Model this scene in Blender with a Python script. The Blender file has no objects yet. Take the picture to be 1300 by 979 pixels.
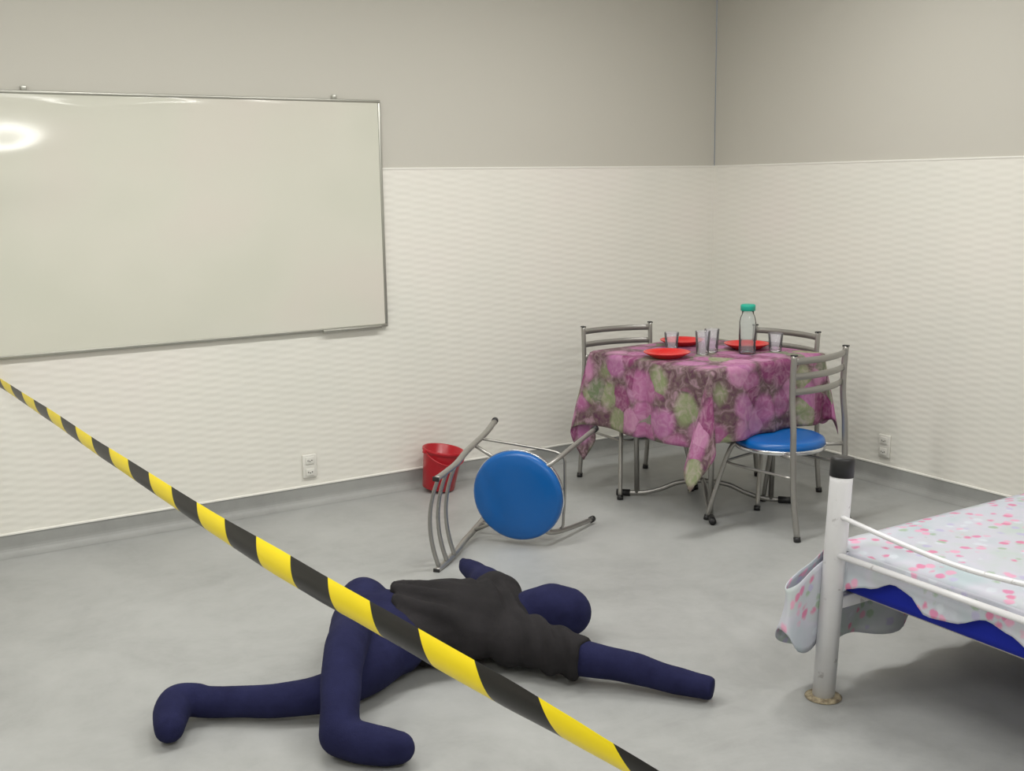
import bpy, bmesh, math, random
from mathutils import Vector, Matrix, noise

# ------------------------------------------------------------------ camera, world, exposure, lights
sc = bpy.context.scene
COL = sc.collection
F, YAW, PITCH, ROLL = 1413.46, 0.55008, 0.179396, -0.015695
CAM = Vector((-4.98957, -5.58071, 1.6))
fw = Vector((math.sin(YAW)*math.cos(PITCH), math.cos(YAW)*math.cos(PITCH), -math.sin(PITCH)))
r0 = Vector((math.cos(YAW), -math.sin(YAW), 0)); u0 = r0.cross(fw)
rt = math.cos(ROLL)*r0 + math.sin(ROLL)*u0; up = -math.sin(ROLL)*r0 + math.cos(ROLL)*u0
cd = bpy.data.cameras.new('camera'); cam = bpy.data.objects.new('camera', cd); COL.objects.link(cam)
cd.sensor_width = 36; cd.sensor_fit = 'HORIZONTAL'; cd.lens = F/1300*36; cd.clip_start = .02
m = Matrix.Identity(4)
for i in range(3): m[i][0], m[i][1], m[i][2], m[i][3] = rt[i], up[i], -fw[i], CAM[i]
cam.matrix_world = m
sc.camera = cam

w = bpy.data.worlds.new('world'); sc.world = w; w.use_nodes = True
w.node_tree.nodes['Background'].inputs[0].default_value = (.8, .85, .9, 1)
w.node_tree.nodes['Background'].inputs[1].default_value = .2
vs = sc.view_settings
vs.view_transform = 'Standard'; vs.look = 'None'; vs.gamma = 1; vs.use_curve_mapping = False
vs.exposure = 0.0
LAMPS = [(-5.8, -5.4), (-5.8, -2.1), (-3.7, -5.4), (-3.7, -2.1), (-1.9, -5.4), (-1.9, -2.1)]
LAMP_W = 29
CEIL = 3.0
for i, (lx, ly) in enumerate(LAMPS):
    ld = bpy.data.lights.new('ceiling_light_glow', 'AREA'); ld.shape = 'RECTANGLE'
    ld.size = 1.2; ld.size_y = .3; ld.energy = LAMP_W; ld.color = (1, .985, .95)
    lo = bpy.data.objects.new('ceiling_light_glow', ld); COL.objects.link(lo); lo.location = (lx, ly, CEIL-.075)

# ------------------------------------------------------------------ helpers
def mat(name, col=(.5,.5,.5), rough=.5, metal=0, **kw):
    m = bpy.data.materials.new(name); m.use_nodes = True
    b = m.node_tree.nodes['Principled BSDF']
    b.inputs['Base Color'].default_value = (*col, 1); b.inputs['Roughness'].default_value = rough
    b.inputs['Metallic'].default_value = metal
    for k, v in kw.items(): b.inputs[k.replace('_', ' ')].default_value = v
    return m
def nt(m): return m.node_tree, m.node_tree.nodes['Principled BSDF']
def node(t, typ, **kw):
    n = t.nodes.new(typ)
    for k, v in kw.items():
        if k.startswith('i_'):
            key = k[2:].replace('_', ' '); n.inputs[key].default_value = v
        else: setattr(n, k, v)
    return n
def ramp(t, fac, stops, interp='LINEAR'):
    r = t.nodes.new('ShaderNodeValToRGB'); r.color_ramp.interpolation = interp
    e = r.color_ramp.elements
    while len(e) < len(stops): e.new(.5)
    for el, (p, c) in zip(e, stops): el.position = p; el.color = (*c, 1)
    t.links.new(fac, r.inputs[0]); return r.outputs[0]
def mix(t, fac, a, b):
    n = t.nodes.new('ShaderNodeMix'); n.data_type = 'RGBA'
    for s, v in ((0, fac), (6, a), (7, b)):
        if isinstance(v, (int, float)): n.inputs[s].default_value = v
        elif isinstance(v, tuple): n.inputs[s].default_value = (*v, 1)
        else: t.links.new(v, n.inputs[s])
    return n.outputs[2]
def bump(t, b, h, strength=.3, dist=.01):
    n = t.nodes.new('ShaderNodeBump'); n.inputs['Strength'].default_value = strength
    n.inputs['Distance'].default_value = dist
    t.links.new(h, n.inputs['Height']); t.links.new(n.outputs[0], b.inputs['Normal'])
def coords(t, which='Object', scale=None):
    c = t.nodes.new('ShaderNodeTexCoord').outputs[which]
    if scale:
        mp = t.nodes.new('ShaderNodeMapping'); mp.inputs['Scale'].default_value = scale
        t.links.new(c, mp.inputs[0]); c = mp.outputs[0]
    return c

def obj(name, bm, m=None, parent=None, smooth=True, loc=None):
    me = bpy.data.meshes.new(name)
    bm.normal_update(); bm.to_mesh(me); bm.free()
    o = bpy.data.objects.new(name, me); COL.objects.link(o)
    if m:
        for x in (m if isinstance(m, (list, tuple)) else [m]): me.materials.append(x)
    if smooth:
        for p in me.polygons: p.use_smooth = True
    if parent: o.parent = parent
    if loc: o.location = loc
    return o
def tag(o, label, cat, group=None, kind=None):
    o['label'] = label; o['category'] = cat
    if group: o['group'] = group
    if kind: o['kind'] = kind
    return o
def thing(name, label, cat, loc=(0,0,0), rotz=0, group=None):
    o = bpy.data.objects.new(name, None); COL.objects.link(o); o.empty_display_size = .1
    o.location = loc; o.rotation_euler = (0, 0, rotz); return tag(o, label, cat, group)
def struct(name, bm, m, parent=None, smooth=False):
    o = obj(name, bm, m, parent, smooth)
    if not parent: o['kind'] = 'structure'
    return o
def dup(root, loc=None, rotz=None, label=None, group=None):
    r = root.copy(); COL.objects.link(r)
    if loc is not None: r.location = loc
    if rotz is not None: r.rotation_euler = (0, 0, rotz)
    if label: r['label'] = label
    if group: r['group'] = group
    for ch in list(root.children):
        c = ch.copy(); COL.objects.link(c); c.parent = r
        for g in ch.children:
            d = g.copy(); COL.objects.link(d); d.parent = c
    return r
def bx(bm, x0, x1, y0, y1, z0, z1, bev=0, seg=2, mi=0):
    vs = [bm.verts.new((x, y, z)) for x in (x0, x1) for y in (y0, y1) for z in (z0, z1)]
    fs = [bm.faces.new([vs[i] for i in f]) for f in ((0,1,3,2),(4,6,7,5),(0,4,5,1),(2,3,7,6),(0,2,6,4),(1,5,7,3))]
    for f in fs: f.material_index = mi
    if bev:
        es = list({e for f in fs for e in f.edges})
        bmesh.ops.bevel(bm, geom=es, offset=bev, segments=seg, profile=.5, affect='EDGES')
    return bm
def frames(pts, closed=False):
    n = len(pts); T = []
    for i in range(n):
        a = pts[(i-1) % n] if (closed or i > 0) else pts[0]
        b = pts[(i+1) % n] if (closed or i < n-1) else pts[-1]
        T.append((b-a).normalized())
    N = T[0].orthogonal().normalized(); out = []
    for i in range(n):
        N = (N - T[i]*N.dot(T[i])).normalized()
        out.append((T[i], N, T[i].cross(N)))
    return out
def tube(bm, pts, rad, seg=10, caps=True, closed=False, flat=None):
    """flat=(axis vector, w, h): oval section, w along the axis, h across"""
    pts = [Vector(p) for p in pts]; fr = frames(pts, closed); rings = []
    for i, (p, (t, n, b)) in enumerate(zip(pts, fr)):
        r = rad[i] if isinstance(rad, (list, tuple)) else rad
        ra = rb = r
        if flat:
            n = (flat[0] - t*flat[0].dot(t)).normalized(); b = t.cross(n); ra, rb = flat[1], flat[2]
        rings.append([bm.verts.new(p + n*math.cos(2*math.pi*k/seg)*ra + b*math.sin(2*math.pi*k/seg)*rb) for k in range(seg)])
    m_ = len(rings)
    for i in range(m_ if closed else m_-1):
        A, B = rings[i], rings[(i+1) % m_]
        for k in range(seg): bm.faces.new((A[k], A[(k+1) % seg], B[(k+1) % seg], B[k]))
    if caps and not closed:
        bm.faces.new(rings[0][::-1]); bm.faces.new(rings[-1])
    return bm
def smooth_path(P, n=6):
    P = [Vector(p) for p in P]; out = []
    for i in range(len(P)-1):
        p0, p1, p2, p3 = P[max(i-1,0)], P[i], P[i+1], P[min(i+2, len(P)-1)]
        for k in range(n):
            t = k/n
            out.append(.5*((2*p1)+(-p0+p2)*t+(2*p0-5*p1+4*p2-p3)*t*t+(-p0+3*p1-3*p2+p3)*t**3))
    out.append(P[-1]); return out
def lathe(bm, prof, seg=32, c=(0,0,0)):
    rings = []
    for r, z in prof:
        if r < 1e-6: rings.append([bm.verts.new((c[0], c[1], c[2]+z))])
        else: rings.append([bm.verts.new((c[0]+r*math.cos(2*math.pi*k/seg), c[1]+r*math.sin(2*math.pi*k/seg), c[2]+z)) for k in range(seg)])
    for A, B in zip(rings, rings[1:]):
        if len(A) == 1 and len(B) == 1: continue
        for k in range(seg):
            a = [A[0]] if len(A) == 1 else [A[k], A[(k+1) % seg]]
            b = [B[0]] if len(B) == 1 else [B[(k+1) % seg], B[k]]
            bm.faces.new(a+b)
    return bm
B = bmesh.new
def nz(x, y, z=0, s=1): return noise.noise(Vector((x*s, y*s, z*s)))

# ------------------------------------------------------------------ materials
M = {}
# upper wall paint: matte warm grey
m = M['paint'] = mat('grey_wall_paint', (.545,.53,.475), .75); t, b = nt(m)
n = node(t, 'ShaderNodeTexNoise', i_Scale=60., i_Detail=4.); t.links.new(coords(t), n.inputs['Vector']); bump(t, b, n.outputs[0], .06, .003)
# lower wall: white wall panel with small wavy basket relief
m = M['panel'] = mat('white_relief_panel', (.77,.755,.70), .45); t, b = nt(m)
def relief(t, b, axis):
    c = t.nodes.new('ShaderNodeTexCoord').outputs['Object']
    s = t.nodes.new('ShaderNodeSeparateXYZ'); t.links.new(c, s.inputs[0])
    def mth(op, a, bb=None):
        q = t.nodes.new('ShaderNodeMath'); q.operation = op
        for i, v in enumerate((a, bb)):
            if v is None: continue
            if isinstance(v, (int, float)): q.inputs[i].default_value = v
            else: t.links.new(v, q.inputs[i])
        return q.outputs[0]
    # horizontal ripples whose phase jumps from one 9 cm column to the next
    col = mth('FLOOR', mth('DIVIDE', s.outputs[axis], .095))
    ph = mth('MULTIPLY', mth('MODULO', col, 2.), math.pi)
    nn = node(t, 'ShaderNodeTexNoise', i_Scale=3., i_Detail=2.); t.links.new(c, nn.inputs['Vector'])
    zz = mth('ADD', mth('MULTIPLY', s.outputs[2], 2*math.pi/.034), mth('MULTIPLY', nn.outputs[0], 2.))
    wv = mth('SINE', mth('ADD', zz, ph))
    cx = mth('SINE', mth('MULTIPLY', s.outputs[axis], 2*math.pi/.19))
    h = mth('MULTIPLY', wv, mth('ABSOLUTE', cx))
    bump(t, b, h, .15, .004)
    n2 = node(t, 'ShaderNodeTexNoise', i_Scale=1.4, i_Detail=3.); t.links.new(c, n2.inputs['Vector'])
    t.links.new(ramp(t, n2.outputs[0], [(.3, (.75,.745,.685)), (.55, (.78,.765,.705)), (.75, (.79,.755,.71))]), b.inputs['Base Color'])
relief(t, b, 0)
m = M['panel_side'] = mat('white_relief_panel_side', (.77,.755,.70), .45); t, b = nt(m); relief(t, b, 1)
M['white'] = mat('white_trim', (.82,.81,.76), .4)
M['ceil'] = mat('ceiling_paint', (.8,.79,.76), .8)
# vinyl floor
def vinyl(name, base, rough):
    m = mat(name, base, rough); t, b = nt(m); c = coords(t)
    n1 = node(t, 'ShaderNodeTexNoise', i_Scale=1.6, i_Detail=6., i_Roughness=.65, i_Distortion=.6); t.links.new(c, n1.inputs['Vector'])
    n2 = node(t, 'ShaderNodeTexNoise', i_Scale=9., i_Detail=5., i_Roughness=.7, i_Distortion=.4); t.links.new(c, n2.inputs['Vector'])
    k = tuple(x*.84 for x in base); l = tuple(min(1, x*1.15) for x in base)
    a = ramp(t, n1.outputs[0], [(.32, k), (.5, base), (.68, l)])
    f = ramp(t, n2.outputs[0], [(.35, (.0,.0,.0)), (.62, (1,1,1))])
    fm = t.nodes.new('ShaderNodeMath'); fm.operation = 'MULTIPLY'; fm.inputs[1].default_value = .35; t.links.new(f, fm.inputs[0])
    t.links.new(mix(t, fm.outputs[0], a, tuple(x*1.22 for x in base)), b.inputs['Base Color'])
    n3 = node(t, 'ShaderNodeTexNoise', i_Scale=220., i_Detail=2.); t.links.new(c, n3.inputs['Vector']); bump(t, b, n3.outputs[0], .05, .001)
    return m
M['floor'] = vinyl('grey_marbled_vinyl', (.345,.352,.345), .42)
M['cove'] = vinyl('grey_vinyl_skirting', (.30,.305,.295), .5)
M['steel'] = mat('satin_grey_tube', (.36,.35,.33), .36, .75)
M['chrome'] = mat('bright_metal_band', (.75,.76,.78), .22, 1)
M['alu'] = mat('brushed_aluminium', (.42,.42,.38), .35, .8)
M['black'] = mat('black_plastic', (.012,.012,.013), .45)
M['blue'] = mat('blue_vinyl_seat', (.0,.105,.38), .33); t, b = nt(M['blue'])
n = node(t, 'ShaderNodeTexNoise', i_Scale=150.); t.links.new(coords(t), n.inputs['Vector']); bump(t, b, n.outputs[0], .08, .002)
M['red'] = mat('red_plastic', (.42,.005,.014), .3)
M['redplate'] = mat('red_glazed_plate', (.62,.02,.02), .22)
def thin_glass(name, tint, haze, ior):
    m = bpy.data.materials.new(name); m.use_nodes = True; t = m.node_tree; t.nodes.clear()
    out = t.nodes.new('ShaderNodeOutputMaterial'); tr = t.nodes.new('ShaderNodeBsdfTransparent'); tr.inputs[0].default_value = (*tint, 1)
    gl = t.nodes.new('ShaderNodeBsdfGlossy'); gl.inputs['Roughness'].default_value = .05; gl.inputs[0].default_value = (1,1,1,1)
    df = t.nodes.new('ShaderNodeBsdfDiffuse'); df.inputs[0].default_value = (.78,.76,.80,1)
    fr = t.nodes.new('ShaderNodeFresnel'); fr.inputs[0].default_value = ior
    m1 = t.nodes.new('ShaderNodeMixShader'); m2 = t.nodes.new('ShaderNodeMixShader'); m1.inputs[0].default_value = haze
    t.links.new(tr.outputs[0], m1.inputs[1]); t.links.new(df.outputs[0], m1.inputs[2])
    t.links.new(fr.outputs[0], m2.inputs[0]); t.links.new(m1.outputs[0], m2.inputs[1]); t.links.new(gl.outputs[0], m2.inputs[2])
    t.links.new(m2.outputs[0], out.inputs[0]); return m
M['glass'] = thin_glass('clear_glass', (.96,.96,.98), .15, 1.14)
M['pet'] = thin_glass('clear_plastic', (.96,.985,.98), .10, 1.14)
M['green'] = mat('sea_green_plastic', (.01,.36,.26), .4)
M['water'] = thin_glass('water', (.97,.985,.98), .02, 1.15)
M['socket'] = mat('white_socket_plastic', (.74,.73,.68), .3)
M['hole'] = mat('dark_socket_hole', (.06,.06,.055), .6)
M['tabletop'] = mat('laminate_board', (.6,.57,.5), .5)
M['bedwhite'] = mat('white_painted_steel', (.74,.74,.76), .3); t, b = nt(M['bedwhite'])
n = node(t, 'ShaderNodeTexNoise', i_Scale=35., i_Detail=6.); t.links.new(coords(t), n.inputs['Vector'])
t.links.new(ramp(t, n.outputs[0], [(.0, (.77,.77,.79)), (.66, (.74,.74,.76)), (.72, (.52,.51,.52))]), b.inputs['Base Color'])
M['rust'] = mat('old_glue_ring', (.30,.24,.15), .8); t, b = nt(M['rust'])
n = node(t, 'ShaderNodeTexNoise', i_Scale=60., i_Detail=4.); t.links.new(coords(t), n.inputs['Vector'])
t.links.new(ramp(t, n.outputs[0], [(.3, (.12,.09,.06)), (.6, (.42,.36,.24))]), b.inputs['Base Color'])
M['bluecloth'] = mat('royal_blue_mattress_cover', (.004,.016,.33), .7, 0, Specular_IOR_Level=.3)
# whiteboard
m = M['board'] = mat('whiteboard_enamel', (.68,.68,.60), .10, 0, Specular_IOR_Level=.8); t, b = nt(m)
c = coords(t); n = node(t, 'ShaderNodeTexNoise', i_Scale=1.1, i_Detail=2.); t.links.new(c, n.inputs['Vector'])
t.links.new(ramp(t, n.outputs[0], [(.35, (.61,.615,.53)), (.5, (.65,.645,.565)), (.65, (.67,.63,.57))]), b.inputs['Base Color'])
# dummy fabric
def fabric(name, c1, c2, sc_=260, wr=9, rough=.95):
    m = mat(name, c1, rough, 0, Sheen_Weight=.0, Specular_IOR_Level=.2); t, b = nt(m); c = coords(t)
    n = node(t, 'ShaderNodeTexNoise', i_Scale=float(wr), i_Detail=5., i_Roughness=.6); t.links.new(c, n.inputs['Vector'])
    t.links.new(ramp(t, n.outputs[0], [(.3, c1), (.7, c2)]), b.inputs['Base Color'])
    n2 = node(t, 'ShaderNodeTexNoise', i_Scale=float(sc_), i_Detail=2.); t.links.new(c, n2.inputs['Vector'])
    a = t.nodes.new('ShaderNodeMath'); a.operation = 'MULTIPLY_ADD'; a.inputs[1].default_value = .12
    t.links.new(n2.outputs[0], a.inputs[0]); t.links.new(n.outputs[0], a.inputs[2]); bump(t, b, a.outputs[0], .5, .012)
    return m
M['navy'] = fabric('navy_stretch_fabric', (.010,.011,.042), (.018,.020,.068))
M['tee'] = fabric('black_cotton', (.015,.014,.015), (.026,.024,.026), 300, 7)
# flowered tablecloth
m = M['cloth'] = mat('flowered_tablecloth', (.4,.2,.3), .6); t, b = nt(m); c = coords(t, 'UV')
w1 = node(t, 'ShaderNodeTexNoise', i_Scale=4.5, i_Detail=3.); t.links.new(c, w1.inputs['Vector'])
wc = t.nodes.new('ShaderNodeVectorMath'); wc.operation = 'MULTIPLY_ADD'; wc.inputs[1].default_value = (.12,.12,0)
t.links.new(w1.outputs['Color'], wc.inputs[0]); t.links.new(c, wc.inputs[2])
vor = node(t, 'ShaderNodeTexVoronoi', i_Scale=8.5, i_Randomness=.9); t.links.new(wc.outputs[0], vor.inputs['Vector'])
ex = t.nodes.new('ShaderNodeSeparateColor'); t.links.new(vor.outputs['Color'], ex.inputs[0])
kind = ramp(t, ex.outputs[0], [(0, (.34,.10,.24)), (.22, (.20,.03,.12)), (.40, (.22,.26,.13)), (.54, (.44,.18,.33)), (.72, (.13,.17,.09)), (.84, (.36,.12,.28))], 'CONSTANT')
dist = vor.outputs['Distance']
petal = node(t, 'ShaderNodeTexNoise', i_Scale=26., i_Detail=4., i_Distortion=1.2); t.links.new(c, petal.inputs['Vector'])
body = mix(t, ramp(t, petal.outputs[0], [(.40, (0,0,0)), (.75, (.40,.40,.40))]), kind, (.62,.42,.52))
dark = ramp(t, petal.outputs[0], [(.3, (.09,.02,.06)), (.5, (.14,.09,.09)), (.7, (.32,.20,.25))])
t.links.new(mix(t, ramp(t, dist, [(.48, (0,0,0)), (.72, (1,1,1))]), body, dark), b.inputs['Base Color'])
# flowered bed sheet
m = M['sheet'] = mat('flowered_bed_sheet', (.7,.72,.76), .75); t, b = nt(m); c = coords(t, 'UV')
n0 = node(t, 'ShaderNodeTexNoise', i_Scale=5., i_Detail=3.); t.links.new(c, n0.inputs['Vector'])
base = ramp(t, n0.outputs[0], [(.3, (.44,.52,.56)), (.5, (.55,.55,.63)), (.7, (.47,.55,.52))])
v1 = node(t, 'ShaderNodeTexVoronoi', i_Scale=24., i_Randomness=1.); t.links.new(c, v1.inputs['Vector'])
e1 = t.nodes.new('ShaderNodeSeparateColor'); t.links.new(v1.outputs['Color'], e1.inputs[0])
n1 = node(t, 'ShaderNodeTexNoise', i_Scale=60., i_Detail=3.); t.links.new(c, n1.inputs['Vector'])
fl = ramp(t, e1.outputs[0], [(0, (.66,.14,.30)), (.3, (.60,.64,.70)), (.46, (.74,.32,.48)), (.68, (.30,.42,.28)), (.80, (.66,.16,.34)), (.9, (.45,.42,.62))], 'CONSTANT')
da = t.nodes.new('ShaderNodeMath'); da.operation = 'ADD'; t.links.new(v1.outputs['Distance'], da.inputs[0])
ns = t.nodes.new('ShaderNodeMath'); ns.operation = 'MULTIPLY'; ns.inputs[1].default_value = .35; t.links.new(n1.outputs[0], ns.inputs[0]); t.links.new(ns.outputs[0], da.inputs[1])
t.links.new(mix(t, ramp(t, da.outputs[0], [(.44, (.8,.8,.8)), (.60, (0,0,0))]), base, fl), b.inputs['Base Color'])
# caution tape: diagonal stripes from UV (u: periods along, v: 0..1 across)
m = M['tape'] = mat('yellow_black_tape', (.9,.7,0), .35, 0, Specular_IOR_Level=.35); t, b = nt(m); c = coords(t, 'UV')
s = t.nodes.new('ShaderNodeSeparateXYZ'); t.links.new(c, s.inputs[0])
a = t.nodes.new('ShaderNodeMath'); a.operation = 'MULTIPLY_ADD'; a.inputs[1].default_value = 0
t.links.new(s.outputs[1], a.inputs[0]); t.links.new(s.outputs[0], a.inputs[2])
f = t.nodes.new('ShaderNodeMath'); f.operation = 'FRACT'; t.links.new(a.outputs[0], f.inputs[0])
t.links.new(ramp(t, f.outputs[0], [(0, (.010,.009,.008)), (.5, (.94,.74,.003))], 'CONSTANT'), b.inputs['Base Color'])

# ------------------------------------------------------------------ room shell
XR, YB, XL, YF = -.312, -.349, -7.2, -7.4
DIV = 1.689
def wall(name, a, bpt, mats):   # wall between two floor points, room on the left side going a->b ; lower and upper band
    bm = B(); ax, ay = a; bx_, by_ = bpt
    d = Vector((bx_-ax, by_-ay, 0)).normalized(); nrm = Vector((-d.y, d.x, 0))   # into the room
    def quad(z0, z1, off, mi):
        vs = []
        for (px, py) in (a, bpt):
            for z in (z0, z1): vs.append(Vector((px, py, z)))
        th = -.12
        v = [bm.verts.new(p+nrm*off) for p in vs] + [bm.verts.new(p+nrm*th) for p in vs]
        for f in ((0,1,3,2),(4,6,7,5),(0,4,5,1),(2,3,7,6),(0,2,6,4),(1,5,7,3)):
            bm.faces.new([v[i] for i in f]).material_index = mi
    quad(0, DIV, 0, 0); quad(DIV, CEIL, -.004, 1)
    bmesh.ops.recalc_face_normals(bm, faces=bm.faces[:])
    return struct(name, bm, mats)
wall('wall_back', (XR, YB), (XL, YB), [M['panel'], M['paint']])
wall('wall_right', (XR, YF), (XR, YB), [M['panel_side'], M['paint']])
wall('wall_left', (XL, YB), (XL, YF), [M['panel_side'], M['paint']])
wall('wall_front', (XL, YF), (XR, YF), [M['panel'], M['paint']])
struct('floor', bx(B(), XL-.12, XR+.12, YF-.12, YB+.12, -.1, 0), M['floor'])
struct('ceiling', bx(B(), XL-.12, XR+.12, YF-.12, YB+.12, CEIL, CEIL+.1), M['ceil'])
def cove(name, a, bpt, m, prof):
    bm = B(); a = Vector((*a, 0)); b_ = Vector((*bpt, 0)); d = (b_-a).normalized(); n_ = Vector((-d.y, d.x, 0))
    R = [[bm.verts.new(p + n_*o + Vector((0,0,z))) for o, z in prof] for p in (a, b_)]
    for i in range(len(prof)): 
        j = (i+1) % len(prof); bm.faces.new((R[0][i], R[0][j], R[1][j], R[1][i]))
    bm.faces.new(R[0]); bm.faces.new(R[1][::-1]); bmesh.ops.recalc_face_normals(bm, faces=bm.faces[:])
    return struct(name, bm, m)
cp = [(0, 0), (.045, 0.0006)] + [(.045-.042*math.sin(k*math.pi/2/6), .002+.042*(1-math.cos(k*math.pi/2/6))) for k in range(1, 7)] + [(.003, .097), (0, .097)]
tp = [(0, .097), (.007, .097), (.007, .104), (.001, .106), (0, .106)]
for nm, a, b_ in (('back', (XR, YB), (XL, YB)), ('right', (XR, YF), (XR, YB)), ('left', (XL, YB), (XL, YF)), ('front', (XL, YF), (XR, YF))):
    cove('baseboard_'+nm, a, b_, M['cove'], cp)
for i, (a, b_) in enumerate((((XR, YB), (XL, YB)), ((XR, YF), (XR, YB)))):
    cove('trim_%d' % (i+1), a, b_, M['white'], tp)
for i, (a, b_) in enumerate((((XR, YB), (XL, YB)), ((XR, YF), (XR, YB)))):
    cove('trim_%d' % (i+3), a, b_, M['white'], [(0, DIV-.008), (.003, DIV-.008), (.003, DIV-.001), (0, DIV)])
# lamps on the ceiling (out of view)
M['diff'] = mat('lamp_diffuser', (.9,.9,.88), .5, 0, Emission_Strength=4.0); nt(M['diff'])[1].inputs['Emission Color'].default_value = (1,.985,.95,1)
cl = thing('ceiling_light', 'white ceiling lamp in the corner behind the camera on the left, out of view', 'lamp', (*LAMPS[0], CEIL), 0, 'ceiling lamps')
obj('housing', bx(B(), -.63, .63, -.18, .18, -.05, 0, .006), M['white'], cl)
obj('diffuser', bx(B(), -.6, .6, -.15, .15, -.062, -.0505), M['diff'], cl)
for l, tx in zip(LAMPS[1:], ('white ceiling lamp nearest the whiteboard, towards the left wall, out of view', 'white ceiling lamp above and behind the camera, out of view', 'white ceiling lamp over the stuffed dummy, out of view', 'white ceiling lamp over the bed, out of view', 'white ceiling lamp over the dining table, out of view')):
    dup(cl, (*l, CEIL), label=tx)

# ------------------------------------------------------------------ whiteboard
wb = thing('whiteboard', 'large warped whiteboard in a thin grey metal frame on the wall', 'whiteboard', (-3.76, YB, .884))
W2, WH = 1.22, 1.136
bm = B(); nx, nzv = 70, 120; g = []
for j in range(nzv+1):
    row = []
    for i in range(nx+1):
        x = -W2+.008+(2*W2-.016)*i/nx; z = .008+(WH-.016)*j/nzv
        e = min(1, min(i, nx-i)/6)*min(1, (nzv-j)/2)
        L_ = max(0, min(1, (.2-x)/.7))
        d = .022*math.exp(-((z-.84-.06*x)/.16)**2)*L_*(.8+.5*nz(x*1.6, 0, 3)) + .0035*nz(x*1.1, z*1.4, 1)
        d += .0038*math.exp(-((z-1.085-.012*math.sin(x*9))/.02)**2)*math.exp(-((x-.0)/.30)**2)
        d = d*e
        row.append(bm.verts.new((x, -.014-d-.003, z)))
    g.append(row)
for j in range(nzv):
    for i in range(nx): bm.faces.new((g[j][i], g[j][i+1], g[j+1][i+1], g[j+1][i]))
obj('writing_surface', bm, M['board'], wb)
obj('backing_panel', bx(B(), -W2+.004, W2-.004, -.009, -.001, .004, WH-.004), M['white'], wb, False)
for (x0, x1, z0, z1) in ((-W2, W2, 0, .016), (-W2, W2, WH-.013, WH), (-W2, -W2+.014, .016, WH-.013), (W2-.014, W2, .016, WH-.013)):
    obj('frame_strip', bx(B(), x0, x1, -.022, -.0015, z0, z1, .003), M['alu'], wb)
obj('pen_ledge', bx(B(), .86, 1.18, -.035, -.0225, -.004, .010, .003), M['alu'], wb)
for x in (-.43, .98):
    obj('mounting_clip', bx(B(), x-.012, x+.012, -.012, -.001, WH-.002, WH+.022, .003), M['alu'], wb)

# ------------------------------------------------------------------ wall sockets
def socket(loc, rz, label):
    t = thing('wall_socket', label, 'socket', loc, rz, 'wall sockets')
    obj('cover_plate', bx(B(), -.037, .037, -.013, -.001, -.06, .06, .004), M['socket'], t)
    for dz in (.03, -.03):
        f = obj('outlet', bx(B(), -.022, .022, -.018, -.0135, dz-.019, dz+.019, .002), M['socket'], t)
        bm = B()
        for dx in (-.010, 0, .010): tube(bm, [(dx, -.0185, dz-(.004 if dx == 0 else 0)), (dx, -.0178, dz-(.004 if dx == 0 else 0))], .0032, 8)
        obj('pin_holes', bm, M['hole'], f)
socket((-3.0, YB, .205), 0, 'white double socket low on the wall under the whiteboard')
socket((XR, -1.722, .205), -math.pi/2, 'white double socket low on the right wall beyond the bed post')

# ------------------------------------------------------------------ chairs
def make_chair(label, group):
    t = thing('dining_chair', label, 'chair', (0,0,0), 0, group)
    Zt = .838
    for s in (-1, 1):
        P = [(s*.205, -.205, Zt), (s*.204, -.200, .74), (s*.203, -.200, .62), (s*.206, -.212, .50), (s*.208, -.216, .40), (s*.208, -.225, .2), (s*.208, -.250, .012)]
        lg = obj('rear_leg', tube(B(), smooth_path(P, 5), 0, 12, flat=(Vector((0,1,0)), .015, .011)), M['steel'], t)
        obj('end_cap', bx(B(), s*.205-.0105, s*.205+.0105, -.2195, -.1905, Zt-.003, Zt+.005, .003), M['black'], lg)
        obj('foot_cap', tube(B(), [(s*.208, -.252, 0), (s*.2079, -.248, .022)], .016, 12), M['black'], lg)
        Q = [(s*.135, .10, .385), (s*.165, .15, .37), (s*.195, .195, .22), (s*.225, .245, .012)]
        lg = obj('front_leg', tube(B(), smooth_path(Q, 5), .011, 12), M['steel'], t)
        obj('foot_cap', tube(B(), [(s*.226, .247, 0), (s*.2235, .2425, .022)], .0155, 12), M['black'], lg)
    for z in (.812, .742, .672):
        yb = -.203 + (.812-z)*.10
        P = [(x*.203, yb-.042*(1-x*x), z) for x in [k/8-1 for k in range(17)]]
        obj('back_rail', tube(B(), P, 0, 12, flat=(Vector((0,0,1)), .0155, .007)), M['steel'], t)
    se = obj('seat', lathe(B(), [(0,.372), (.185,.372), (.203,.376), (.208,.388), (.208,.398), (.203,.411), (.190,.418), (.13,.422), (0,.423)], 48), M['blue'], t)
    obj('seat_band', lathe(B(), [(.205,.368), (.2105,.368), (.2115,.373), (.2115,.384), (.2095,.387), (.207,.384), (.205,.368)], 48), M['chrome'], se)
    obj('seat_frame', lathe(B(), [(.120,.350), (.140,.350), (.145,.358), (.140,.3715), (.120,.3715), (.120,.350)], 32), M['steel'], t)
    for s in (-1, 1):
        obj('side_brace', tube(B(), [(s*.207, -.214, .378), (s*.12, -.06, .362)], .009, 8), M['steel'], t)
    P = [(-.207,-.219,.285), (-.197,.02,.287), (-.180,.165,.290), (-.1,.185,.290), (.1,.185,.290), (.180,.165,.290), (.197,.02,.287), (.207,-.219,.285)]
    obj('stretcher', tube(B(), smooth_path(P, 4), .0065, 8), M['steel'], t)
    return t
G = 'grey metal chairs with round blue seats'
ch = make_chair('upright grey chair with round blue seat in view, on the table near side', G)
ch.location = (-1.25, -1.885, 0); ch.rotation_euler = (0, 0, math.radians(10))
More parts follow.
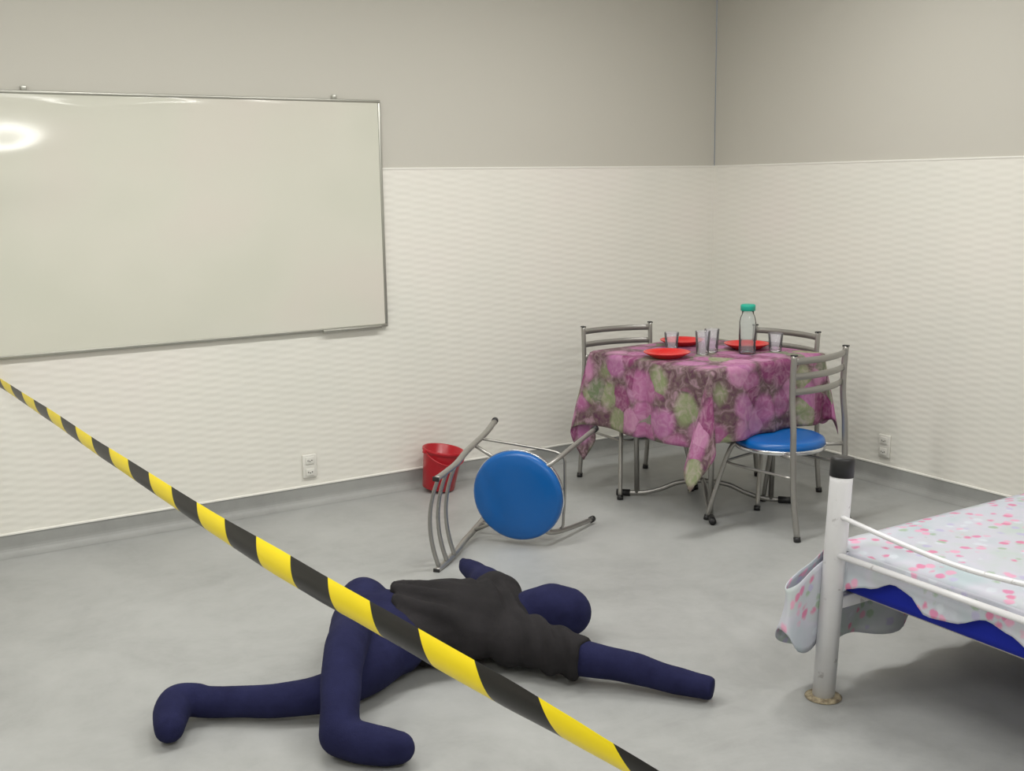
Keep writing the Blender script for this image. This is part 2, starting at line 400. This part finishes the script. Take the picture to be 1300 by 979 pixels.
dup(ch, (-1.39, -.965, 0), math.radians(171.5), 'grey metal chair behind the table against the whiteboard wall, left of the table')
dup(ch, (-.985, -1.46, 0), math.radians(95), 'grey metal chair behind the table facing away from the right wall')
fc = dup(ch, (0,0,0), 0, 'overturned grey metal chair lying on its side, blue seat facing front')
_a, _t, _r = math.radians(219), math.radians(4.5), math.radians(3.2)
U = Vector((math.cos(_a)*math.cos(_t), math.sin(_a)*math.cos(_t), -math.sin(_t))); Fv = Vector((-math.sin(_a), math.cos(_a), 0))
Fv = (Fv*math.cos(_r) + Fv.cross(U)*math.sin(_r)).normalized()
FC_C = Vector((-2.482, -1.515, .231))
# local up -> U, local forward -> Fv, local right -> Fv x U
R = Matrix.Identity(4); X = Fv.cross(U)
for i in range(3): R[i][0], R[i][1], R[i][2] = X[i], Fv[i], U[i]
fc.matrix_world = Matrix.Translation(FC_C) @ R @ Matrix.Translation((0, 0, -.41))

# ------------------------------------------------------------------ table
TC = Vector((-1.30, -1.41, 0)); TR = math.radians(5); TZ = .752; HX, HY = .39, .40
tb = thing('dining_table', 'square dining table on arched metal tube legs under a flowered cloth', 'table', TC, TR)
obj('tabletop', bx(B(), -HX, HX, -HY, HY, TZ-.025, TZ, .008), M['tabletop'], tb)
fx, fy = .28, .33
for sx, sy in ((-1,1),(1,-1),(-1,-1),(1,1)):
    P = [(sx*fx, sy*fy, .018), (sx*fx*.72, sy*fy*.72, .020), (sx*fx*.5, sy*fy*.5, .045), (sx*fx*.28, sy*fy*.28, .085), (0, 0, .100)]
    f = obj('foot_bar', tube(B(), smooth_path(P, 5), .0125, 10), M['steel'], tb)
    d = Vector((sx*fx, sy*fy, 0)).normalized()
    obj('foot_cap', tube(B(), [Vector((sx*fx, sy*fy, .0175))-d*.06, Vector((sx*fx, sy*fy, .0175))+d*.01], .0172, 12), M['black'], f)
    obj('leg', tube(B(), [(sx*fx*.78, sy*fy*.78, .02), (sx*fx*.80, sy*fy*.80, TZ-.026)], .0135, 12), M['steel'], tb)
# tablecloth: draped sheet, corners hang in folds
def cloth():
    A = .76; n = 96; off = Vector((-.008, .02))
    bm = B(); uvl = bm.loops.layers.uv.new('UVMap'); g = []; UV = {}
    hx, hy = HX+.008, HY+.008
    for j in range(n+1):
        row = []
        for i in range(n+1):
            u = -A+2*A*i/n+off.x; v = -A+2*A*j/n+off.y
            ex = max(0, abs(u)-hx); ey = max(0, abs(v)-hy); sx = 1 if u > 0 else -1; sy = 1 if v > 0 else -1
            x = max(-hx, min(hx, u)); y = max(-hy, min(hy, v)); z = TZ+.006
            if ex > 0 or ey > 0:
                r = math.hypot(ex, ey); a = math.atan2(ey, ex)
                drop = r
                # soft rounded edge and ripples outward
                rip = .012+.020*min(1, r/.25)*(1+math.sin((x*sy - y*sx)*17 + sx + 2*sy + 1.3*nz(x, y, 2)))
                if ex > 0 and ey > 0:
                    k = math.sin(2*a); c_ = math.cos(a); s_ = math.sin(a)
                    fold = r*(.12 if (sx<0 and sy>0) else .17)*k**.6; tw_ = r*.16*math.sin(4*a)
                    wgt = (.7, .7)
                    rip *= 1-.75*k
                    x += sx*(rip*c_ + fold*wgt[0] + tw_*.7); y += sy*(rip*s_ + fold*wgt[1] - tw_*(.7 if not (sx<0 and sy>0) else -.7))
                    z = TZ+.006 - math.sqrt(max(r*r-(fold*.8)**2, 0))
                    z = TZ+.006 - (TZ+.006-z)*(1+.09*k)
                    if sx < 0 and sy < 0: x -= .12*k*r; y += .07*k*r
                    if sx < 0 and sy > 0: x += .05*k*r; y -= .04*k*r
                    if sx > 0 and sy < 0: z = TZ+.006 - (TZ+.006-z)*(1-.22*k)
                elif ex > 0: x += sx*rip; z -= drop
                else: y += sy*rip; z -= drop
                z += .008*nz(u*6, v*6, 5)
                if r < .02: z = max(z, TZ+.006-r*.8)
            else: z += .0015*(1+nz(u*5, v*5, 1))
            z = max(z, .15)
            vtx = bm.verts.new((x, y, z)); UV[vtx] = (u, v); row.append(vtx)
        g.append(row)
    for j in range(n):
        for i in range(n):
            f = bm.faces.new((g[j][i], g[j][i+1], g[j+1][i+1], g[j+1][i]))
            for l in f.loops: l[uvl].uv = UV[l.vert]
    return bm
tc = obj('tablecloth', cloth(), M['cloth']); tc.location = TC; tc.rotation_euler = (0,0,TR)
md = tc.modifiers.new('thick', 'SOLIDIFY'); md.thickness = .002; md.offset = 1
tag(tc, 'tablecloth printed with large pink, purple and green flowers, hanging in corners', 'tablecloth')
TT = TZ+.010
# plates, tumblers, jar
def plate(loc, label):
    o = obj('plate', lathe(B(), [(0,.0), (.068,.0), (.074,.004), (.098,.018), (.112,.026), (.1135,.029), (.110,.030), (.094,.0225), (.070,.009), (.0,.008)], 48), M['redplate'], None, loc=loc)
    return tag(o, label, 'plate', 'red plates on the table')
plate((-1.57, -1.44, TT), 'red plate at the left front edge of the table')
plate((-1.24, -1.16, TT), 'red plate at the back of the table, behind the tumblers')
plate((-1.07, -1.46, TT), 'red plate on the right of the table, behind the green-capped jar')
def tumbler(loc, label, h=.115):
    o = obj('tumbler', lathe(B(), [(0,0), (.028,0), (.030,.003), (.037,h), (.0358,h+.001), (.0345,h), (.0285,.010), (0,.010)], 32), M['glass'], None, loc=loc)
    return tag(o, label, 'glass', 'clear glass tumblers on the table')
tumbler((-1.375, -1.475, TT), 'clear glass tumbler at the table centre, left of two side by side')
tumbler((-1.285, -1.44, TT), 'clear glass tumbler at the table centre, right of two side by side')
tumbler((-1.40, -1.27, TT), 'clear glass tumbler in front of the back red plate', .09)
tumbler((-1.02, -1.61, TT), 'clear glass tumbler by the right edge of the table, right of the jar', .09)
jr = thing('jar', 'clear plastic water jar with a sea green lid on the table', 'jar', (-1.185, -1.585, TT))
obj('jar_body', lathe(B(), [(0,0), (.036,0), (.041,.005), (.042,.02), (.0405,.05), (.042,.09), (.0405,.13), (.041,.155), (.036,.180), (.029,.195), (.029,.215), (.0275,.215), (.0275,.194), (.0345,.178), (.039,.154), (.039,.01), (0,.006)], 40), M['pet'], jr)
obj('lid', lathe(B(), [(0,.243), (.030,.243), (.035,.240), (.036,.235), (.036,.214), (.0345,.212), (.0305,.212), (.0305,.236), (0,.236)], 40), M['green'], jr)
wt = obj('water', lathe(B(), [(0,.0075), (.0375,.0115), (.0383,.07), (0,.07)], 32), M['water'], jr)

# ------------------------------------------------------------------ red bucket by the wall
bk = thing('bucket', 'small red plastic bucket tipped against the wall behind the overturned chair', 'bucket', (-2.335, -.485, .0))
RT = Matrix.Rotation(math.radians(9), 4, Vector((.52, .85, 0)))
obj('bucket_body', lathe(B(), [(0,0), (.080,0), (.085,.004), (.103,.185), (.105,.198), (.112,.201), (.112,.213), (.108,.216), (.102,.213), (.081,.010), (0,.008)], 48), M['red'], bk)
P = [(.112*math.cos(a), .112*math.sin(a)*.75, .222+.085*math.sin(a)*-1*.9) for a in [math.pi+math.pi*k/20 for k in range(21)]]
P = [(.113*math.cos(a), -.116*math.sin(a), .206-.055*math.sin(a)) for a in [math.pi*k/20 for k in range(21)]]
obj('handle', tube(B(), P, .0035, 8), M['red'], bk)
for s in (-1, 1): obj('handle_lug', bx(B(), s*.112-.006, s*.112+.006, -.012, .012, .190, .210, .003), M['red'], bk)
bk.rotation_euler = RT.to_euler(); bk.location.z = .015

# ------------------------------------------------------------------ stuffed dummy (one continuous body)
def blob(bm, P, ra, rb, upv=Vector((0,0,1)), n=6, seg=20, flat0=False, flat1=False):
    """closed tapered solid along a path; ra horizontal half width, rb vertical half height"""
    K = len(P); path = smooth_path(P, n)
    def itp(r, i):
        k = min(i//n, K-2); f = (i-k*n)/n; f = f*f*(3-2*f); return r[k]*(1-f)+r[k+1]*f
    A = [(p, itp(ra, i), itp(rb, i)) for i, p in enumerate(path)]
    t0 = (path[1]-path[0]).normalized(); t1 = (path[-1]-path[-2]).normalized()
    pre = [] if flat0 else [(path[0]-t0*A[0][2]*math.sin(q), A[0][1]*math.cos(q), A[0][2]*math.cos(q)) for q in (1.45, 1.15, .8, .4)]
    post = [] if flat1 else [(path[-1]+t1*A[-1][2]*math.sin(q), A[-1][1]*math.cos(q), A[-1][2]*math.cos(q)) for q in (.4, .8, 1.15, 1.45)]
    A = pre + A + post; rings = []
    for i, (p, a, b_) in enumerate(A):
        t = (A[min(i+1, len(A)-1)][0]-A[max(i-1, 0)][0]).normalized()
        s = t.cross(upv)
        s = s.normalized() if s.length > 1e-3 else Vector((1,0,0)); v = s.cross(t)
        rings.append([bm.verts.new(p+s*a*math.cos(2*math.pi*k/seg)+v*b_*math.sin(2*math.pi*k/seg)) for k in range(seg)])
    for Q, S in zip(rings, rings[1:]):
        for k in range(seg): bm.faces.new((Q[k], Q[(k+1) % seg], S[(k+1) % seg], S[k]))
    bm.faces.new(rings[0][::-1]); bm.faces.new(rings[-1])
    bmesh.ops.recalc_face_normals(bm, faces=bm.faces[:])
def fuse(name, bms, m, parent, voxel, its, label=None, post=None):
    bm0 = B()
    for q in bms:
        me = bpy.data.meshes.new('tmp'); q.to_mesh(me); q.free(); bm0.from_mesh(me); bpy.data.meshes.remove(me)
    o = obj(name, bm0, m)
    r = o.modifiers.new('remesh', 'REMESH'); r.mode = 'VOXEL'; r.voxel_size = voxel; r.use_smooth_shade = True
    s = o.modifiers.new('smooth', 'SMOOTH'); s.factor = .5; s.iterations = its
    dg = bpy.context.evaluated_depsgraph_get(); dg.update()
    me = bpy.data.meshes.new_from_object(o.evaluated_get(dg))
    o.modifiers.clear(); o.data = me; me.name = name
    if not me.materials: me.materials.append(m)
    if post:
        for v in me.vertices: v.co = post(v.co.copy(), v.normal.copy())
    for p in me.polygons: p.use_smooth = True
    if parent: o.parent = parent
    return o
S = []
def part(P, ra, rb=None, **k):
    bm = B(); blob(bm, P, ra, rb or ra, **k); S.append(bm)
# torso, pelvis to chest to neck
part([(-3.55,-2.26,.125), (-3.42,-2.30,.118), (-3.28,-2.36,.115), (-3.16,-2.41,.11), (-3.08,-2.44,.10)], [.17,.18,.195,.195,.09], [.115,.108,.112,.10,.07])
# pelvis bar between the hips
part([(-3.495,-2.12,.128), (-3.53,-2.30,.125), (-3.52,-2.43,.11)], [.10,.11,.10], [.115,.11,.10])
# shoulders bar
part([(-3.02,-2.26,.115), (-3.10,-2.42,.105), (-3.15,-2.53,.100)], [.065,.075,.065])
# neck and head
part([(-3.12,-2.44,.10), (-3.01,-2.44,.10)], [.07,.068])
part([(-2.985,-2.44,.106), (-2.93,-2.465,.108), (-2.88,-2.49,.105)], [.088,.101,.088], [.088,.100,.088])
# near arm, cut off square at the wrist
part([(-3.14,-2.56,.098), (-3.07,-2.76,.09), (-2.943,-2.905,.072), (-2.86,-3.02,.055), (-2.775,-3.14,.043)], [.072,.062,.052,.045,.037], flat1=True)
# far arm, ending in a pointed mitt
part([(-3.02,-2.26,.115), (-2.96,-2.08,.095), (-2.925,-1.93,.085), (-2.915,-1.83,.085), (-2.915,-1.80,.095)], [.07,.062,.047,.036,.020])
# leg crossing over the other
part([(-3.495,-2.11,.132), (-3.59,-2.27,.155), (-3.72,-2.50,.190), (-3.80,-2.64,.170), (-3.86,-2.76,.115), (-3.885,-2.815,.068)], [.092,.082,.068,.062,.058,.060])
part([(-3.885,-2.815,.066), (-3.86,-2.86,.060), (-3.80,-2.92,.055), (-3.765,-2.945,.052)], [.062,.058,.054,.048])
# leg lying on the floor
part([(-3.52,-2.43,.105), (-3.64,-2.50,.090), (-3.78,-2.55,.074), (-3.90,-2.525,.064), (-4.05,-2.43,.054), (-4.16,-2.355,.055)], [.082,.076,.066,.058,.049,.050], [.088,.076,.062,.054,.048,.048])
part([(-4.16,-2.355,.064), (-4.215,-2.35,.066), (-4.25,-2.40,.060), (-4.275,-2.47,.050)], [.048,.055,.054,.046])
def wr(co, n):
    return Vector((co.x, co.y, max(.003, co.z))) + n*.003*nz(co.x*9, co.y*9, co.z*9)
dm = thing('mannequin', 'faceless navy stuffed rag dummy in a black T-shirt sprawled on the floor', 'mannequin', (-3.35, -2.4, 0))
off = Matrix.Translation((3.35, 2.4, 0))
body = fuse('body', S, M['navy'], None, .011, 4, post=wr); body.data.transform(off); body.parent = dm
# T-shirt
S = []
part([(-3.455,-2.28,.122), (-3.40,-2.305,.122), (-3.28,-2.36,.122), (-3.17,-2.405,.118), (-3.09,-2.44,.108)], [.192,.200,.215,.214,.112], [.124,.124,.128,.116,.080], flat0=True, flat1=True)
part([(-3.02,-2.27,.118), (-3.11,-2.44,.110), (-3.18,-2.60,.100)], [.076,.086,.082])
part([(-3.14,-2.55,.102), (-3.10,-2.69,.098), (-3.04,-2.815,.086)], [.086,.080,.068], flat1=True)
part([(-3.02,-2.27,.122), (-2.985,-2.15,.105)], [.078,.072], flat1=True)
def wr2(co, n):
    # folds running from the far hip across the belly
    k = Vector((co.x+3.35, co.y+2.4, 0)); q = k.x*.80 + k.y*.62
    f = math.exp(-((co.x+3.42)/.13)**2)
    d = .010*math.sin(q*75 + 3*nz(co.x*4, co.y*4))*f + .004*nz(co.x*11, co.y*11, co.z*8)
    g2 = math.exp(-((co.x+3.10)/.07)**2)
    d += .008*math.sin((k.x*.3+k.y*1.0)*0 + (k.x*1.0-k.y*.35)*95)*g2
    c = co + n*(d+.002); c.z = max(.004, c.z); return c
tee = fuse('t_shirt', S, M['tee'], None, .010, 3, post=wr2); tee.data.transform(off); tee.parent = dm
tee['label'] = 'black cotton T-shirt'

# ------------------------------------------------------------------ bed
bd = thing('bed', 'low single bed with white steel tube frame and thick corner posts', 'bed', (-1.45, -3.76, 0))
bo = Vector((1.45, 3.76, 0))
def bl(p): return Vector(p)+bo
def post_(bx0, by0, lean):
    top = Vector((bx0+lean, by0, .768)); b0 = Vector((bx0, by0, .004))
    po = obj('post', tube(B(), [bl(b0), bl(b0.lerp(top, .90)), bl(b0.lerp(top, .93))], .0345, 24), M['bedwhite'], bd)
    a = b0.lerp(top, .922)
    obj('post_cap', tube(B(), [bl(a), bl(b0.lerp(top, .99)), bl(b0.lerp(top, .998)), bl(top)], [.0365, .0365, .0345, .029], 24), M['black'], po)
    obj('floor_ring', lathe(B(), [(0,0), (.055,0), (.057,.002), (.048,.006), (.036,.009), (0,.009)], 28, bl((bx0,by0,.001))), M['rust'], po)
YN, YT = -4.22, -3.304
for (a, b_, l) in ((-2.466, YT, .048), (-2.466, YN, .048), (-.47, YT, 0), (-.47, YN, 0)): post_(a, b_, l)
xr = -2.437
P = smooth_path([(xr-.006, YT-.02, .590), (xr-.006, -3.54, .566), (xr-.006, -3.76, .553), (xr-.006, -3.98, .566), (xr-.006, YN+.02, .590)], 6)
obj('end_rail', tube(B(), [bl(p) for p in P], .0078, 10), M['bedwhite'], bd)
obj('end_rail', tube(B(), [bl((xr-.012, YT-.02, .468)), bl((xr-.012, YN+.02, .468))], .010, 10), M['bedwhite'], bd)
P = [(-.47, YT-.02, .62), (-.47, YN+.02, .62)]
obj('end_rail', tube(B(), [bl(p) for p in P], .009, 10), M['bedwhite'], bd)
obj('end_rail', tube(B(), [bl((-.47, YT-.02, .468)), bl((-.47, YN+.02, .468))], .010, 10), M['bedwhite'], bd)
for y in (YT, YN): obj('side_rail', bx(B(), -2.44+1.45, -.49+1.45, y-.016+3.76, y+.016+3.76, .285, .325, .004), M['bedwhite'], bd)
for i in range(9):
    x = -2.30+i*.215
    obj('slat', bx(B(), x-.03+1.45, x+.03+1.45, YN+.016+3.76, YT-.016+3.76, .3255-.02, .3265, .002), M['tabletop'], bd)
# mattress in a blue cover
mt = obj('mattress', bx(B(), -2.40, -.53, YN+.02, -3.262, .330, .462, .035, 4), M['bluecloth'])
tag(mt, 'royal blue mattress showing below the hem of the flowered sheet', 'mattress')
# sheet
def sheet():
    bm = B(); uvl = bm.loops.layers.uv.new('UVMap'); UV = {}
    cols = []   # (top point, bottom point, arclength)
    ZT = .476
    yS = -3.246; xE = -2.418
    N1 = 60
    for i in range(N1+1):
        x = -.52+( -2.36+.52)*i/N1
        wv = math.sin(x*19)*.022+nz(x*5, 0, 1)*.03
        fl_ = max(0, min(1, (x+.52)/-.3))
        low = .125+.022*math.sin(x*13+.6)+.012*nz(x*8, 3)
        cols.append((Vector((x, yS, ZT)), Vector((x, yS+.02+wv, low))))
    ear = [((-2.400, yS+.001, .470), (-2.34, yS+.06, .125)), ((-2.425, yS, .455), (-2.43, yS+.075, .120)),
           ((-2.47, yS+.005, .425), (-2.52, yS+.07, .150)), ((-2.52, yS+.012, .400), (-2.575, yS+.045, .19)),
           ((-2.565, yS+.012, .375), (-2.60, yS+.01, .235)), ((-2.585, yS-.005, .365), (-2.60, yS-.03, .225)),
           ((-2.560, yS-.03, .385), (-2.56, yS-.035, .165)), ((-2.51, yS-.03, .415), (-2.49, yS-.02, .150)), 
           ((-2.455, yS-.03, .44), (-2.445, yS-.03, .21)), ((-2.425, yS-.055, .465), (-2.425, yS-.05, .31))]
    E0 = [Vector(a) for a, b_ in ear]; E1 = [Vector(b_) for a, b_ in ear]
    cols += list(zip(smooth_path(E0, 3), smooth_path(E1, 3)))
    N2 = 40; hem = [(-3.33,.36), (-3.43,.388), (-3.517,.425), (-3.574,.415), (-3.64,.372), (-3.72,.378), (-3.83,.42), (-3.90,.408), (-3.98,.375), (-4.08,.41), (-4.18,.36)]
    for i in range(1, N2+1):
        y = -3.33-(4.19-3.33)*i/N2
        for (a, za), (b_, zb) in zip(hem, hem[1:]):
            if b_ <= y <= a:
                f = (a-y)/(a-b_); f = f*f*(3-2*f); z = za*(1-f)+zb*f; break
        else: z = .38
        cols.append((Vector((xE+.004, y, ZT+.003)), Vector((xE-.008-.006*math.sin(y*22), y, z))))
    NV = 12; G_ = []; s = 0
    for i, (T_, Bm) in enumerate(cols):
        if i: s += ((T_-cols[i-1][0]).length+(Bm-cols[i-1][1]).length)/2
        L = (T_-Bm).length; row = []
        for k in range(NV+1):
            f = k/NV; p = T_.lerp(Bm, f)
            d = .010*math.sin(math.pi*f)*math.sin(s*30+f*2)
            if i > N1: d *= .5 if i < N1+28 else .25
            p = p + Vector((-d*.6, d, 0)) if i > N1 else p + Vector((0, d, 0))
            v = bm.verts.new(p); UV[v] = (s, f*L); row.append(v)
        G_.append(row)
    def face(vs, sh=(0,0)):
        f = bm.faces.new(vs)
        for l in f.loops: l[uvl].uv = (UV[l.vert][0], UV[l.vert][1])
    for a, b_ in zip(G_, G_[1:]):
        for k in range(NV): face((a[k], a[k+1], b_[k+1], b_[k]))
    # top: own grid, slightly puffed
    nx_, ny_ = 50, 28; gt = []
    for j in range(ny_+1):
        row = []
        for i in range(nx_+1):
            x = xE+.002+(-.52-xE)*i/nx_; y = -4.19+(4.19-3.246)*j/ny_
            ed = min(1, min(i/2, (nx_-i)/2, j/2, (ny_-j)/2))
            z = ZT-.001 + ed*(.012+.006*nz(x*4, y*4, 2)+.003*nz(x*11, y*11, 4))
            v = bm.verts.new((x, y, z)); UV[v] = (x+4, y+7); row.append(v)
        gt.append(row)
    for j in range(ny_):
        for i in range(nx_): face((gt[j][i], gt[j][i+1], gt[j+1][i+1], gt[j+1][i]))
    # near side drop
    row0 = gt[0]; low = []
    for v in row0:
        q = bm.verts.new((v.co.x, v.co.y-.015+.01*math.sin(v.co.x*20), .2+.02*math.sin(v.co.x*12))); UV[q] = (v.co.x+4, .3); low.append(q)
    for a, b_, c_, d_ in zip(row0, row0[1:], low[1:], low): face((a, d_, c_, b_))
    bmesh.ops.remove_doubles(bm, verts=bm.verts[:], dist=.004)
    return bm
sh = obj('bed_sheet', sheet(), M['sheet'])
md = sh.modifiers.new('thick', 'SOLIDIFY'); md.thickness = .0022; md.offset = 1
tag(sh, 'pale bed sheet scattered with pink roses, one corner drooping past the bed post', 'sheet')

# ------------------------------------------------------------------ caution tape
def lerp_tab(tab, x):
    for (a, va), (b_, vb) in zip(tab, tab[1:]):
        if (a-x)*(b_-x) <= 0: f = (x-a)/(b_-a); f = f*f*(3-2*f)*.5+f*.5; return va*(1-f)+vb*f
    return tab[-1][1]
SAG = [(0, .803), (-.5, .800), (-1.24, .789), (-1.95, .773), (-2.87, .762), (-3.42, .768), (-3.88, .777), (-4.32, .787), (-5.2, .815), (-8, .90)]
TWIST = [(0, -20), (-.5, -22), (-1.9, -12), (-2.5, -6), (-2.87, -1), (-3.24, 10), (-3.45, 6), (-3.62, 0), (-3.9, -4), (-4.12, -9), (-4.3, -22), (-4.42, -31), (-4.8, -60), (-5.6, -120), (-8, -200)]
def tape():
    bm = B(); uvl = bm.loops.layers.uv.new('UVMap'); UV = {}
    N = 800; W = .07; per = .368; G_ = []
    y0, y1 = YB-.0005, YF+.001
    for i in range(N+1):
        y = y0+(y1-y0)*i/N; p = Vector((-4.41-.0775*(y+.5), y, lerp_tab(SAG, y)))
        s = y0-y; tw = math.radians(lerp_tab(TWIST, y)); curl = 1.0 + .75*min(1, max(0, s/3))
        row = []
        for k in range(15):
            f = k/14; a = (f-.5)*curl; Rr = W/curl
            h = -Rr*math.sin(a); o = Rr*(1-math.cos(a))-.004
            hh = h*math.cos(tw)-o*math.sin(tw); oo = h*math.sin(tw)+o*math.cos(tw)
            v = bm.verts.new(p + Vector((oo, 0, hh)))
            UV[v] = (s/per - .139 + .105 - .15*(1-(1-f)**2.2), f); row.append(v)
        G_.append(row)
    for a, b_ in zip(G_, G_[1:]):
        for k in range(14):
            f = bm.faces.new((a[k], a[k+1], b_[k+1], b_[k]))
            for l in f.loops: l[uvl].uv = UV[l.vert]
    return bm
tp_ = obj('caution_tape', tape(), M['tape'])
tag(tp_, 'yellow and black striped caution tape stretched across the room in front', 'tape')
